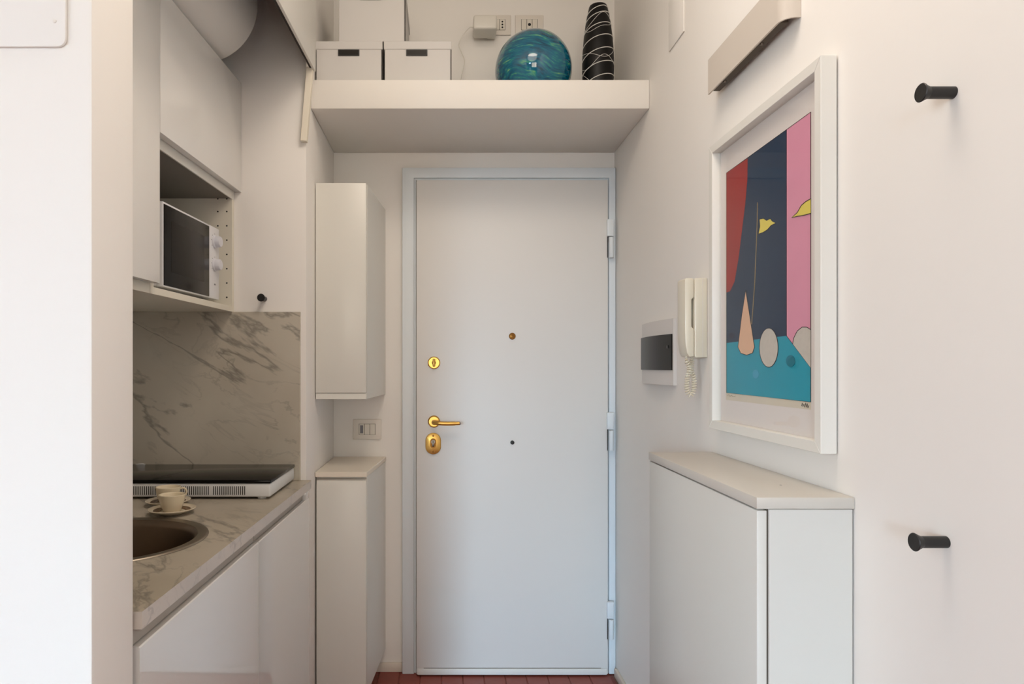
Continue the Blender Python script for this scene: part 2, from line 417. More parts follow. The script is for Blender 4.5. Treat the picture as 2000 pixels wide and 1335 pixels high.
# hinges
for (a, b_) in ((427, 502), (805, 880), (1176, 1250)):
    hx0, hx1 = sx(1187.5, 468), sx(1200.0, 468); zt_, zb_ = sz(a, 468), sz(b_, 468); zm = zt_-(zt_-zb_)*.45
    bm = bmesh.new()
    addbox(bm, hx0-.002, hx1-.001, YLf-.012, YLf+.006, zm+.001, zt_)
    bevel(bm, .003, 2)
    h = link('hinge', bm, 'casing', door, 'auto')
    bm = bmesh.new(); addlathe(bm, [(.0095, 0), (.0105, .002), (.0105, zm-zb_-.005), (.0095, zm-zb_-.003)], ((hx0+hx1)/2+.003, YLf-.003, zb_), 'z', 16)
    link('hinge_pin', bm, 'casing', h, 'auto')
    box('hinge_gap', hx0-.0005, hx0+.0015, YLf-.0035, YLf-.0008, zb_, zm, 'dark', h)
s = 467
def disc_y(name, px, py, r, d, m, parent, bead=.002):
    return lathe(name, [(0.0005, -d), (r-bead, -d), (r, -d+bead), (r, 0)], (sx(px, s), YLf, sz(py, s)), m, parent, 'y', 32)
pe = disc_y('peephole', 1001, 656, .0142, .004, 'bronze', door)
lathe('peephole_lens', [(.0005, -.0052), (.006, -.0048), (.0095, -.0042), (.0095, -.003)], (sx(1001, s), YLf, sz(656, s)), 'bronze', pe, 'y', 20)
tk = disc_y('thumb_turn', 847.5, 708, .0262, .007, 'brass', door, .004)
lathe('turn_knob', [(.001, -.024), (.006, -.023), (.0085, -.019), (.0085, -.007)], (sx(847.5, s), YLf, sz(708, s)), 'brass', tk, 'y', 16)
box('turn_bar', sx(847.5, s)-.005, sx(847.5, s)+.005, YLf-.030, YLf-.019, sz(708, s)-.017, sz(708, s)+.017, 'brass', tk, .004, 3)
rs = disc_y('handle_rose', 847.5, 823, .0255, .008, 'brass', door, .005)
hx, hz = sx(847.5, s), sz(824, s)
tube('lever', spline([(hx, YLf-.006, hz), (hx, YLf-.035, hz), (hx+.012, YLf-.052, hz), (hx+.04, YLf-.056, hz-.002), (hx+.080, YLf-.056, hz-.002), (hx+.106, YLf-.056, hz-.001)], 6),
     [.0095]*10+[.0085]*16+[.0075]*5, 'brass', rs, 14)
lathe('lever_tip', [(.0005, .004), (.0055, .003), (.0062, 0), (.0062, -.004)], (hx+.107, YLf-.056, hz-.001), 'steel', rs, 'x', 14)
# oval escutcheon with profile cylinder
ex, ez = sx(846, s), sz(866, s)
def stadium(cx, cz, rx, hz_, n=14):
    p = [(cx+rx*math.cos(t), cz+hz_+rx*math.sin(t)) for t in [PI*k/n for k in range(n+1)]]
    return p+[(cx+rx*math.cos(t), cz-hz_+rx*math.sin(t)) for t in [PI+PI*k/n for k in range(n+1)]]
es_ = prism('escutcheon', stadium(ex, ez, .0325, .0125), YLf-.009, YLf, XZY, 'brass', door, .003, 2)
prism('cylinder_recess', stadium(ex, ez+.002, .0125, .008), YLf-.0096, YLf-.008, XZY, 'bronze', es_)
lathe('lock_cylinder', [(.0005, -.0135), (.0085, -.0135), (.0092, -.0125), (.0092, -.009)], (ex, YLf, ez+.008), 'steel', es_, 'y', 20)
box('cylinder_tail', ex-.005, ex+.005, YLf-.0125, YLf-.009, ez-.012, ez+.003, 'steel', es_, .002)
box('keyhole', ex-.0012, ex+.0012, YLf-.0142, YLf-.0133, ez+.003, ez+.013, 'dark', es_)
for dz in (.033, -.033):
    lathe('screw', [(.0005, -.0108), (.004, -.0105), (.0045, -.009)], (ex, YLf, ez+dz), 'bronze', es_, 'y', 12)
lathe('chain_stud', [(.0005, -.009), (.006, -.008), (.0085, -.005), (.0085, 0)], (sx(1001, s), YLf, sz(864, s)), 'black', door, 'y', 18)

# ------------------------------------------------------------------ shelf over the door
YS = F/553
ZS0, ZS1 = sz(212, 553), sz(155.5, 553)
tag(box('wall_shelf', XL+.0005, XR-.0005, YS, YD-.001, ZS0, ZS1, 'shelf', None, .003), 'thick white built-in shelf spanning the wall above the entrance door', 'shelf')

def storage_box(px0, px1, zb, h, yf, dep, labz, label, lab_px=None, edge=True):
    s_ = F/yf; x0, x1 = sx(px0, s_), sx(px1, s_)
    r = root('storage_box', ((x0+x1)/2, yf+dep/2, zb), label, 'box', 'white storage boxes on the shelf')
    lid = .030
    bm = bmesh.new(); addbox(bm, x0+.003, x1-.003, yf+.003, yf+dep-.003, zb, zb+h-.006); bevel(bm, .0015, 1)
    body = link('box_body', bm, 'card', r, 'auto')
    box('box_lid', x0, x1, yf, yf+dep, zb+h-lid, zb+h, 'card', r, .002, 1)
    box('corner_strip', x1-.0035, x1-.0005, yf+.001, yf+.006, zb, zb+h-lid-.0005, 'cardedge', r)  # thin dark strip down the right front corner
    cx = (x0+x1)/2 if lab_px is None else sx(lab_px, s_)
    lb = box('label_holder', cx-.0385, cx+.0385, yf-.0005, yf+.0025, zb+labz, zb+labz+.023, 'black', r, .001, 1)
    box('label_card', cx-.035, cx+.035, yf-.0012, yf-.0002, zb+labz+.003, zb+labz+.019, 'smoke', lb)
    return r
YB = F/540
hb = sz(80, 540)-ZS1
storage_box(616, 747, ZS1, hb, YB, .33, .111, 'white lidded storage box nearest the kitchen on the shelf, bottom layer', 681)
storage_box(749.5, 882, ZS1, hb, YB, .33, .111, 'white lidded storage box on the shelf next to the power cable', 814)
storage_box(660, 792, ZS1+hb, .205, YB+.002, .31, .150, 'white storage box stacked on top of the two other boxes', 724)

# teal glass ball
sg = 497; rg = .150
bm = bmesh.new(); bmesh.ops.create_uvsphere(bm, u_segments=64, v_segments=40, radius=rg)
bmesh.ops.translate(bm, verts=bm.verts, vec=(sx(1041.5, sg), F/sg, ZS1+rg-.001))
tag(link('glass_ball', bm, 'globe', None, True), 'large teal blue swirled glass ball on the shelf', 'glass ball')

# black vase with scratched white lines
sv = 500; vx, vy = sx(1168, sv), F/sv
zp = sz(13, sv)-ZS1
prof = [(.001, 0), (.045, 0), (.050, .004), (.0570, .06), (.0605, .12), (.0612, .165), (.0595, .215), (.055, .27), (.0485, .32), (.0425, .355), (.0375, .377), (.0350, zp-.004), (.033, zp), (.029, zp-.002), (.026, zp-.03), (.001, zp-.04)]
vr = root('vase', (vx, vy, ZS1), 'tall black vase with looping white lines at the end of the shelf', 'vase')
lathe('vase_body', prof, (vx, vy, ZS1), 'vase', vr, 'z', 48, False, 'auto')
def vrad(z):
    for (r0, z0), (r1, z1) in zip(prof[2:12], prof[3:12]):
        if z0 <= z <= z1: return r0+(r1-r0)*(z-z0)/(z1-z0)
    return prof[2][0] if z < .01 else prof[11][0]
bm = bmesh.new()
def vline(z0, amp, ph, t0, t1, r, wob=0):
    pts = []
    n = 44
    for k in range(n+1):
        t = t0+(t1-t0)*k/n
        z = z0+(amp*math.sin(t+ph) if wob else amp*(math.sin((t+PI)*.58)*2.2-1.4))+wob*math.sin(3.1*t+z0*40)
        z = min(max(z, .005), zp-.012); rr = vrad(z)+.0002
        pts.append((vx+rr*math.cos(t), vy+rr*math.sin(t), ZS1+z))
    addtube(bm, pts, r, 5)
for q, z0 in enumerate((.050, .095, .145, .198, .250, .300, .345, .372)):
    vline(z0, .022-.0012*q, .25, -PI*1.0, .1, .0017)
for q, z0 in enumerate((.11, .215, .32)):
    vline(z0, .040, -.2+.35*q, -PI*1.02, .15, .0008, .007)
vline(.15, .02, 2.3, -PI, 0, .0008, .014); vline(.30, .045, 2.7, -PI, 0, .0008, .006)
link('painted_lines', bm, 'paint_white', vr, True)

# ------------------------------------------------------------------ sockets and switches
def wall_plate(name, px0, px1, py0, py1, label, cat, group, kinds):
    s_ = 458; x0, x1 = sx(px0, s_), sx(px1, s_); z0, z1 = sz(py1, s_), sz(py0, s_)
    r = root(name, ((x0+x1)/2, YD, z0), label, cat, group)
    box('cover_plate', x0, x1, YD-.009, YD-.0003, z0, z1, 'plate', r, .003, 2)
    cx, cz = (x0+x1)/2, (z0+z1)/2
    box('module_frame', cx-.0352, cx+.0352, YD-.0096, YD-.0088, cz-.0232, cz+.0232, 'gap', r)
    for k, kd in enumerate(kinds):
        a = cx-.0345+k*.023
        if kd is None: continue
        mo = box('module', a+.0008, a+.0222, YD-.0115, YD-.0085, cz-.0225, cz+.0225, 'module', r, .0012, 1)
        if kd == 'socket':
            for dz in (.012, 0, -.012):
                lathe('pin_hole', [(.0004, -.0005), (.0038, -.0005), (.0038, .001)], (a+.0115, YD-.0115, cz+dz), 'dark', mo, 'y', 12)
        if kd == 'aerial':
            lathe('aerial_hole', [(.0004, -.0008), (.0062, -.0008), (.0068, .001)], (a+.0115, YD-.0115, cz), 'dark', mo, 'y', 16)
        if kd == 'lamp':
            box('indicator', a+.005, a+.018, YD-.0122, YD-.011, cz-.017, cz+.017, 'print_grey', mo, .001, 1)
    return r
wall_plate('light_switch', 690, 745, 818, 857, 'three-module light switch plate between the two narrow cabinets beside the door', 'switch', None, ('lamp', 'switch', 'switch'))
wall_plate('power_socket', 943, 997.5, 31, 70, 'wall socket plate with a charger plugged in above the shelf', 'socket', 'socket plates above the shelf', ('blank', 'blank', 'socket'))
wall_plate('aerial_socket', 1006, 1061, 31, 70, 'aerial socket plate on the wall above the teal glass ball', 'socket', 'socket plates above the shelf', ('blank', 'aerial', 'blank'))
sa = 478; ar = root('power_adapter', (sx(948, sa), YD-.05, sz(56, sa)), 'cream plug-in power adapter with its cable hanging to the shelf', 'adapter')
box('adapter_body', sx(925, sa), sx(971, sa), YD-.115, YD-.030, sz(55, sa), sz(27, sa), 'adapter', ar, .008, 3)
box('plug', sx(955, sa), sx(970, sa), YD-.032, YD-.0118, sz(52, sa), sz(34, sa), 'adapter', ar, .002)
cz0 = sz(41, sa)
tube('cable', spline([(sx(926, sa), YD-.07, cz0), (sx(917, sa), YD-.07, cz0-.004), (sx(904, sa), YD-.065, cz0-.035), (sx(897, sa), YD-.06, cz0-.07), (sx(903, sa), YD-.06, cz0-.105), (sx(908, sa), YD-.06, cz0-.14), (sx(901, sa), YD-.07, cz0-.215), (sx(898, sa), YD-.09, cz0-.28), (sx(895, sa), YD-.10, ZS1+.004)], 6), .0022, 'adapter', ar, 8)

# ------------------------------------------------------------------ narrow cabinets beside the door
SC = 537; YC = F/SC
cxl = XL+.002; cxr = sx(715, SC); cxb = sx(752.5, 460)
def trap(y0=YC, y1=YD-.0015, ins=0.0):
    def at(y): return cxr+(cxb-cxr)*(y-YC)/(YD-YC)
    return [(cxl, y0), (at(y0)-ins, y0), (at(y1)-ins, y1), (cxl, y1)]
zt_, zb_ = sz(357, SC), sz(779.5, SC)
r = root('wall_cabinet', ((cxl+cxr)/2, YD-.1, zb_), 'narrow white gloss wall cabinet hung left of the entrance door, above the switch', 'cabinet')
prism('cabinet_body', trap(YC+.021), zb_+.001, zt_, XYZ, 'satin', r, .0012, 1)
box('cabinet_door', cxl+.001, cxr, YC, YC+.020, zb_+.0235, zt_, 'satin', r, .0015, 2)
box('grip_lip', cxl+.001, cxr-.001, YC+.004, YC+.0205, zb_, zb_+.0225, 'satin', r, .001, 1)
zt2 = sz(921.5, SC); zbot = .095
r = root('floor_cabinet', ((cxl+cxr)/2, YD-.1, zbot), 'narrow tall white cabinet with cream top beside the entrance door, below the switch', 'cabinet')
prism('cabinet_body', trap(YC+.021), zbot, zt2-.020, XYZ, 'satin', r, .0012, 1)
prism('cabinet_top', trap(YC-.002, ins=-.003), zt2-.018, zt2, XYZ, 'topcream', r, .0012, 1)
zd = zt2-.024
prism('cabinet_door', [(zbot, YC), (zd-.026, YC), (zd-.010, YC+.004), (zd-.004, YC+.012), (zd, YC+.020), (zbot, YC+.020)], cxl+.004, cxr, lambda a, b, h: (h, b, a), 'satin', r, .0012, 2)

# ------------------------------------------------------------------ kitchen: splashback, worktop, base units
ZW = sz(937, 572)
KW = 0.0189; XW = sx(608, 572)
xw = lambda y: XW+KW*(y-YN)
tag(box('splashback', XK+.001, sx(587.5, 572), YN-.012, YN-.0005, ZW+.0005, sz(608.5, 575), 'marble_wall', None, .001, 1), 'grey veined marble splashback panel behind the hob', 'splashback')
YW0 = F/1234; TH = .028
SXc, SYc, SR = -.752, 1.487, .212        # sink
bm = bmesh.new()
outer = [(XK+.001, YW0), (xw(YW0), YW0), (xw(YN-.0005), YN-.0005), (XK+.001, YN-.0005)]
ov = [bm.verts.new((x, y, ZW)) for x, y in outer]
oe = [bm.edges.new((ov[i], ov[(i+1) % 4])) for i in range(4)]
nh = 48; hv = [bm.verts.new((SXc+(SR-.016)*math.cos(2*PI*k/nh), SYc+(SR-.016)*math.sin(2*PI*k/nh), ZW)) for k in range(nh)]
he = [bm.edges.new((hv[i], hv[(i+1) % nh])) for i in range(nh)]
bmesh.ops.triangle_fill(bm, use_beauty=True, use_dissolve=False, edges=oe+he)
top = list(bm.faces)
ext = bmesh.ops.extrude_face_region(bm, geom=top)
bmesh.ops.translate(bm, verts=[v for v in ext['geom'] if isinstance(v, bmesh.types.BMVert)], vec=(0, 0, -TH))
bmesh.ops.recalc_face_normals(bm, faces=bm.faces)
for f in bm.faces:
    c = f.calc_center_median()
    if abs(f.normal.z) < .5 and (c-Vector((SXc, SYc, c.z))).length > SR: f.material_index = 1
tag(link('worktop', bm, ['marble_top', 'marble_edge']), 'grey marble-look kitchen worktop with a round sink cut-out', 'worktop')

def base_unit(y0, y1, label, post):
    xf = lambda y: xw(y)-.006
    r = root('base_cabinet', (-.75, (y0+y1)/2, 0), label, 'cabinet', 'white gloss base cabinets under the worktop')
    fn = lambda x, y, z: (x+xf(y), y, z)
    box('cabinet_body', -.55, -.0242, y0+.001, y1-.001, .10, ZW-TH-.001, 'carcase', r, 0, fn=fn) if y0 > SYc+SR else None
    if y0 <= SYc+SR:      # open-topped body: two sides, back and floor, so that the sink hangs inside
        bm = bmesh.new()
        addbox(bm, -.55, -.024, y0+.001, y0+.017, .10, ZW-TH-.001, fn); addbox(bm, -.55, -.024, y1-.017, y1-.001, .10, ZW-TH-.001, fn)
        addbox(bm, -.55, -.024, y0+.017, y1-.017, .10, .118, fn); addbox(bm, -.55, -.540, y0+.017, y1-.017, .118, ZW-TH-.001, fn)
        addbox(bm, -.040, -.024, y0+.017, y1-.017, ZW-TH-.09, ZW-TH-.001, fn)
        link('cabinet_body', bm, 'carcase', r)
    zt_ = ZW-TH-.030
    pr = [(-.020, .105), (0, .105), (0, zt_-.002), (-.002, zt_), (-.020, zt_)]
    d = prism('cabinet_door', pr, y0+.0015, y1-.0015, lambda a, b, h: (a+xf(h), h, b), 'gloss_deep', r, 0, smooth='auto')
    box('grip_channel', -.0235, -.013, y0+.0015, y1-(.048 if post else .0015), zt_+.0015, ZW-TH-.0012, 'channel', r, 0, fn=fn)
    if post: box('door_end', -.020, 0, y1-.047, y1-.0015, zt_-.002, ZW-TH-.0015, 'gloss_deep', d, .001, fn=fn)
    box('plinth', -.50, -.06, y0+.001, y1-.001, 0.001, .099, 'satin', r, 0, fn=fn)
    return r
YM = 1.692
base_unit(YM, YN-.003, 'white gloss base cabinet under the hob next to the narrow cabinet', True)
base_unit(YW0+.003, YM, 'white gloss base cabinet under the round sink beside the partition wall', False)

# sink
sr = root('sink', (SXc, SYc, ZW-.19), 'round stainless steel sink set into the worktop beside the partition wall', 'sink')
R = SR
lathe('bowl', [(R-.024, ZW+.002), (R-.030, ZW-.004), (R-.033, ZW-.014), (R-.038, ZW-.13), (R-.050, ZW-.168), (R-.085, ZW-.186), (.03, ZW-.191), (.001, ZW-.192)],
      (SXc, SYc, 0), 'sinksteel', sr, 'z', 64, False, True)
lathe('rim', [(R, ZW+.0005), (R-.001, ZW+.003), (R-.006, ZW+.0045), (R-.018, ZW+.0032), (R-.0238, ZW+.0021)], (SXc, SYc, 0), 'rimsteel', sr, 'z', 64, False, True)
lathe('drain', [(.044, 0), (.043, .003), (.034, .004), (.030, .0015), (.001, .001)], (SXc, SYc, ZW-.1915), 'sinksteel', sr, 'z', 32, False, True)

# hob
hs = 670; HY0 = F/hs; HX1 = sx(528, hs); HX0 = HX1-.555; HY1 = YN-.026
zh0 = ZW+.007; zh1 = sz(943.5, hs); zh2 = sz(936.5, hs)
hr = root('portable_hob', ((HX0+HX1)/2, (HY0+HY1)/2, ZW), 'white portable induction hob with black glass top on the worktop', 'hob')
box('hob_body', HX0, HX1, HY0, HY1, zh0, zh1, 'hobwhite', hr, .005, 3)
gt = box('glass_top', HX0-.001, HX1+.002, HY0-.002, HY1+.002, zh1+.0002, zh2, 'glassblk', hr, .002, 2)
bm = bmesh.new()
for a, b_ in ((180, 250), (253, 303), (313, 407), (417, 478)):
    n = int(round((b_-a)/4.1))
    for k in range(n+1):
        xx = sx(a+k*(b_-a)/n, hs); addbox(bm, xx-.0011, xx+.0011, HY0-.0007, HY0+.002, sz(966, hs), sz(949, hs))
tag(link('vent_slits', bm, 'dark', hr), 'dark vertical vent slits', kind='stuff')
for fx in (HX0+.03, HX1-.03):
    for fy in (HY0+.022, HY1-.03):
        lathe('foot', [(.012, 0), (.0125, .001), (.0125, .0075)], (fx, fy, ZW+.0002), 'hobwhite', hr, 'z', 16)
tube('power_cord', spline([(sx(300, 590), HY1+.0, ZW+.03), (sx(285, 590), HY1+.007, ZW+.035), (sx(272, 590), HY1+.007, ZW+.052), (sx(262, 590), HY1+.007, ZW+.056), (sx(245, 590), HY1+.008, ZW+.05), (sx(225, 590), HY1+.008, ZW+.03)], 6), .004, 'hobwhite', hr, 8)

# cups and saucers
def cup_set(px, ss, hang, lab_c, lab_s):
    x, y = sx(px, ss), F/ss; z = ZW+.0002
    sc = root('saucer', (x, y, z), lab_s, 'saucer', 'espresso saucers on the worktop')
    lathe('saucer_dish', [(.001, 0), (.028, 0), (.032, .0035), (.048, .008), (.0585, .0135), (.0600, .0150), (.0585, .0160), (.047, .0110), (.031, .0062), (.001, .0055)], (x, y, z), 'saucer', sc, 'z', 48, False, True)
    lathe('brown_band', [(.033, .0073), (.046, .0112), (.0462, .0116), (.033, .0078)], (x, y, z), 'saucer_brown', sc, 'z', 48, False, True)
    zc = z+.0058
    cp = root('espresso_cup', (x, y, zc), lab_c, 'cup', 'espresso cups on the worktop')
    lathe('cup_bowl', [(.001, .001), (.0185, .001), (.019, 0), (.0205, 0), (.022, .004), (.0275, .016), (.0312, .030), (.0332, .0445), (.0334, .0460), (.0318, .0460), (.0302, .0430), (.026, .016), (.018, .006), (.001, .005)], (x, y, zc), 'cup', cp, 'z', 48, False, True)
    ca, sa_ = math.cos(hang), math.sin(hang)
    pts = [(x+ca*q, y+sa_*q, zc+h) for q, h in ((.031, .039), (.040, .040), (.047, .034), (.047, .025), (.040, .017), (.028, .014))]
    tube('cup_handle', spline(pts, 6), .0028, 'cup', cp, 8)
cup_set(336, 742, 1.35, 'cream espresso cup standing on the nearer saucer by the sink', 'brown-banded saucer under the nearer cup by the sink')
cup_set(328.5, 698, .30, 'cream espresso cup partly hidden behind the nearer cup', 'brown-banded saucer under the farther cup in front of the hob')

# ------------------------------------------------------------------ wall cabinets over the worktop
KU = 0.046; XU = sx(472, 572)
xu = lambda y: XU+KU*(y-YN)
fnu = lambda x, y, z: (x+xu(y), y, z)
ZU0, ZU1 = 1.483, sz(164, 572)
YU = F/771; YU0 = YP1+.003; DEP = .355; CF = -.026
r = root('wall_cabinet', (-.87, (YU+YN)/2, ZU0), 'white wall cabinet with an open bay holding the microwave', 'cabinet', 'white wall cabinets over the worktop')
y0, y1 = YU+.001, YN-.002
box('side_panel', -DEP, CF, y1-.018, y1, ZU0, ZU1-.003, 'carcase', r, 0, fn=fnu)
box('side_panel', -DEP, CF, y0, y0+.018, ZU0, ZU1-.003, 'carcase', r, 0, fn=fnu)
box('bottom_panel', -DEP, CF, y0+.018, y1-.018, ZU0, ZU0+.018, 'carcase', r, 0, fn=fnu)
box('middle_panel', -DEP, CF-.003, y0+.018, y1-.018, 1.866, 1.888, 'greyboard', r, 0, fn=fnu)
box('edge_strip', CF-.003, CF+.0015, y0+.002, y1-.002, 1.864, 1.905, 'satin', r, 0, fn=fnu)
box('top_panel', -DEP, CF, y0+.018, y1-.018, ZU1-.021, ZU1-.003, 'carcase', r, 0, fn=fnu)
box('back_panel', -DEP, -DEP+.006, y0+.018, y1-.018, ZU0+.018, 1.866, 'greyboard', r, 0, fn=fnu)
box('flap_door', CF+.003, 0, y0+.0005, y1, 1.891, ZU1, 'gloss', r, .0012, 2, fn=fnu)
yh = y1-.018
for px, n in ((443, 8), (425.5, 3)):
    for k in range(n):
        s_ = F/yh; lathe('peg_hole', [(.0003, -.0004), (.0028, -.0004), (.0028, .002)], (sx(px, s_), yh, sz(385+27.9*k+(3 if k == 0 else 0), s_)), 'dark', r, 'y', 10)
r = root('wall_cabinet', (-.90, (YU+YU0)/2, ZU0), 'tall-doored white gloss wall cabinet against the partition wall', 'cabinet', 'white wall cabinets over the worktop')
box('cabinet_body', -DEP+.03, CF, YU0, YU-.001, ZU0, ZU1-.003, 'carcase', r, 0, fn=fnu)
box('cabinet_door', CF+.003, 0, YU0+.0005, YU-.0015, 1.508, ZU1, 'gloss', r, .0012, 2, fn=fnu)

# microwave in the open bay
Af = Vector((sx(428, 590), F/590, 0)); An = Vector((sx(318, 713), F/713, 0))
u = (An-Af); ML = u.length; u.normalize(); nrm = Vector((-u.y, u.x, 0)); nrm = nrm if nrm.x > 0 else -nrm
zm0 = 1.517; zm1 = sz(448, 590)
def mw(a, d, z): p = Af+u*a+nrm*d; return (p.x, p.y, z)      # a from the far end toward the camera, d outward
mr_ = root('microwave', mw(ML/2, -.15, ZU0+.018), 'white microwave oven with dark glass door inside the open cabinet bay', 'microwave')
def mbox(name, a0, a1, d0, d1, z0, z1, m, p, bev=.002): return box(name, a0, a1, d0, d1, z0, z1, m, p, bev, 2, fn=lambda x, y, z: mw(x, y, z))
mbox('oven_body', .002, ML-.002, -.27, -.018, zm0+.002, zm1-.002, 'mwwhite', mr_)
wctl = .078
mbox('control_panel', 0, wctl, -.018, 0, zm0, zm1, 'mwwhite', mr_)
od = mbox('oven_door', wctl+.001, ML, -.018, 0, zm0, zm1, 'mwwhite', mr_)
mbox('door_glass', wctl+.002, ML-.004, -.001, .0012, zm0+.004, zm1-.006, 'mwglass', od, .0006)
mbox('viewing_window', wctl+.040, ML-.045, .0010, .0018, zm0+.045, zm1-.045, 'smoke', od, .0003)
for pz in (472, 517):
    z = sz(pz, 600); bm = bmesh.new(); n = 28; rings = []
    for rr, d in ((.021, .0), (.021, .004), (.0185, .006), (.0175, .019), (.016, .021), (.0005, .0212)):
        rings.append([bm.verts.new(mw(.036+rr*math.cos(2*PI*k/n), d, z+rr*math.sin(2*PI*k/n))) for k in range(n)])
    for q in range(len(rings)-1):
        for k in range(n): bm.faces.new((rings[q][k], rings[q][(k+1) % n], rings[q+1][(k+1) % n], rings[q+1][k]))
    kn = link('dial', bm, 'knob', mr_, 'auto')
    for k in range(7):       # scale marks around the dial
        t = -.6+PI*1.35*k/6
        mbox('scale_mark', .036+.0255*math.cos(t)-.0012, .036+.0255*math.cos(t)+.0012, .0002, .0006, z+.0255*math.sin(t)-.0012, z+.0255*math.sin(t)+.0012, 'print_grey', kn, 0)
mbox('printed_mark', .030, .040, .0002, .0006, zm0+.045, zm0+.050, 'print_grey', mr_, 0)
for a in (.04, ML-.04):
    for d in (-.05, -.24):
        x, y, _ = mw(a, d, 0); lathe('foot', [(.011, 0), (.012, zm0-ZU0-.016)], (x, y, ZU0+.0182), 'black', mr_, 'z', 14)

# grey cylinder on top of the wall cabinets
bx, by1, bz, br = -.778, F/610, ZU1+.182, .181
r = root('metal_cylinder', (bx, 1.8, ZU1), 'large pale grey cylinder lying on top of the wall cabinets', 'cylinder')
lathe('cylinder_shell', [(.001, -.62), (.15, -.618), (.172, -.607), (br, -.585), (br, -.012), (br-.004, -.004), (br-.013, -.001), (.001, 0)], (bx, by1, bz), 'boiler', r, 'y', 72, False, 'auto')
for yy in (by1-.14, by1-.46):
    box('bracket_foot', bx-.06, bx+.04, yy-.015, yy+.015, ZU1-.002, ZU1+.030, 'boiler', r, .002)

# leaning batten at the niche corner
b0 = Vector((sx(591.5, 580), YN-.012, sz(273, 580))); b1 = Vector((sx(603.5, 580), YN-.012, sz(128, 580)))
ax = (b1-b0).normalized(); sd = Vector((ax.z, 0, -ax.x))
bm = bmesh.new(); vv = []
for t in (0, 1):
    p = b0 if t == 0 else b1
    for dy in (-.011, .0115):
        for q in (-.0105, .0105): vv.append(bm.verts.new(p+sd*q+Vector((0, dy, 0))))
for f in ((0, 1, 3, 2), (4, 6, 7, 5), (0, 4, 5, 1), (2, 3, 7, 6), (0, 2, 6, 4), (1, 5, 7, 3)): bm.faces.new([vv[i] for i in f])
bevel(bm, .001, 1)
tag(link('wooden_batten', bm, 'batten', None, 'auto'), 'short cream painted batten fixed at the niche corner beside the shelf', 'batten')

# ------------------------------------------------------------------ hooks
def hook(org, axis, sgn, label):
    r = root('wall_hook', org, label, 'hook', 'black wall hooks')
    L = .046
    p1 = [(.0085, 0), (.0085, sgn*(L-.004))]; p2 = [(.0085, sgn*(L-.010)), (.0105, sgn*(L-.005)), (.0128, sgn*(L-.001)), (.0132, sgn*L), (.0122, sgn*(L+.0010)), (.0005, sgn*(L+.0006))]
    lathe('hook_stem', p1, org, 'black', r, axis, 24); lathe('hook_head', p2, org, 'black', r, axis, 28)
hook(tuple(on_right(1862, 181, XR-.0003)), 'x', -1, 'black round peg hook high on the right wall above the other peg')
hook(tuple(on_right(1848, 1058, XR-.0003)), 'x', -1, 'black round peg hook low on the right wall beside the shoe cabinet')
hook((sx(517, 572), YN-.0003, sz(583.5, 572)), 'y', -1, 'small black peg hook on the kitchen wall above the splashback')

# ------------------------------------------------------------------ shoe cabinet
s1, s2 = 1107, 725
Y1, Y2 = F/s1, F/s2; fx = sx(1478, s1); zt_ = sz(970.5, s1); zb_ = .06
r = root('shoe_cabinet', (.64, (Y1+Y2)/2, zb_), 'shallow white shoe cabinet against the right wall under the picture', 'cabinet')
box('cabinet_body', fx+.022, XR-.003, Y1, Y2-.003, zb_, zt_-.0215, 'shoe', r, .001, 1)
box('cabinet_door', fx+.0005, fx+.0185, Y1+.0005, Y2, zb_, zt_-.0235, 'shoe', r, .0022, 2)
ct = box('cabinet_top', fx-.001, XR-.001, Y1-.002, Y2+.002, zt_-.0205, zt_, 'shoetop', r, .0012, 2)
box('gap_liner', fx+.0185, fx+.0222, Y1+.004, Y2-.006, zb_, zt_-.0215, 'gap', r)
lathe('screw_cap', [(.0005, .0006), (.002, .0004), (.0026, 0)], (sx(1522, 1000), Y1+.12, zt_), 'print_grey', ct, 'z', 12)

# ------------------------------------------------------------------ framed picture
XF = .690; XG = .7090; XPp = .7125
A = on_right(1603, 102, XF); B = on_right(1384.5, 292, XF)
py0, py1 = A.y, B.y; pz1 = (A.z+B.z)/2; pz0 = on_right(1603, 886, XF).z
pr = root('framed_picture', (XR-.02, (py0+py1)/2, pz0), 'white framed colourful print of cones, eggs and flags on the right wall', 'picture')
fw = .0215
mit = [(py0, pz0), (py1, pz0), (py1, pz1), (py0, pz1)]; inn = [(py0+fw, pz0+fw), (py1-fw, pz0+fw), (py1-fw, pz1-fw), (py0+fw, pz1-fw)]
for i in range(4):
    j = (i+1) % 4
    prism('frame_rail', [mit[i], mit[j], inn[j], inn[i]], XF, XR-.003, YZX, 'frame', pr, .0008, 1)
box('backing_board', XPp+.0015, XR-.004, py0+fw-.004, py1-fw+.004, pz0+fw-.004, pz1-fw+.004, 'gap', pr)
box('mount', XPp, XPp+.0012, py0+fw-.003, py1-fw+.003, pz0+fw-.003, pz1-fw+.003, 'paper', pr)
Z0x, Z0y, ZK, ZKy = 1360, 90, .6072, .6067
def art(zx, zy, lift): return on_right(Z0x+zx*ZK, Z0y+zy*ZKy, XPp-lift)
def flat(name, pts, m, parent, lift, outline=None):
    bm = bmesh.new()
    a = [bm.verts.new(art(x, y, lift)) for x, y in pts]; b = [bm.verts.new(art(x, y, lift)+Vector((.00018, 0, 0))) for x, y in pts]
    bm.faces.new(a); bm.faces.new(list(reversed(b)))
    for i in range(len(pts)):
        j = (i+1) % len(pts); bm.faces.new((a[i], b[i], b[j], a[j]))
    o = link(name, bm, m, parent)
    return o
def stroke(name, pts, m, parent, lift, r=.0009):
    return tube(name, [art(x, y, lift) for x, y in pts], r, m, parent, 6)
def ell(cx, cy, rx, ry, n=26): return [(cx+rx*math.cos(2*PI*k/n), cy+ry*math.sin(2*PI*k/n)) for k in range(n)]
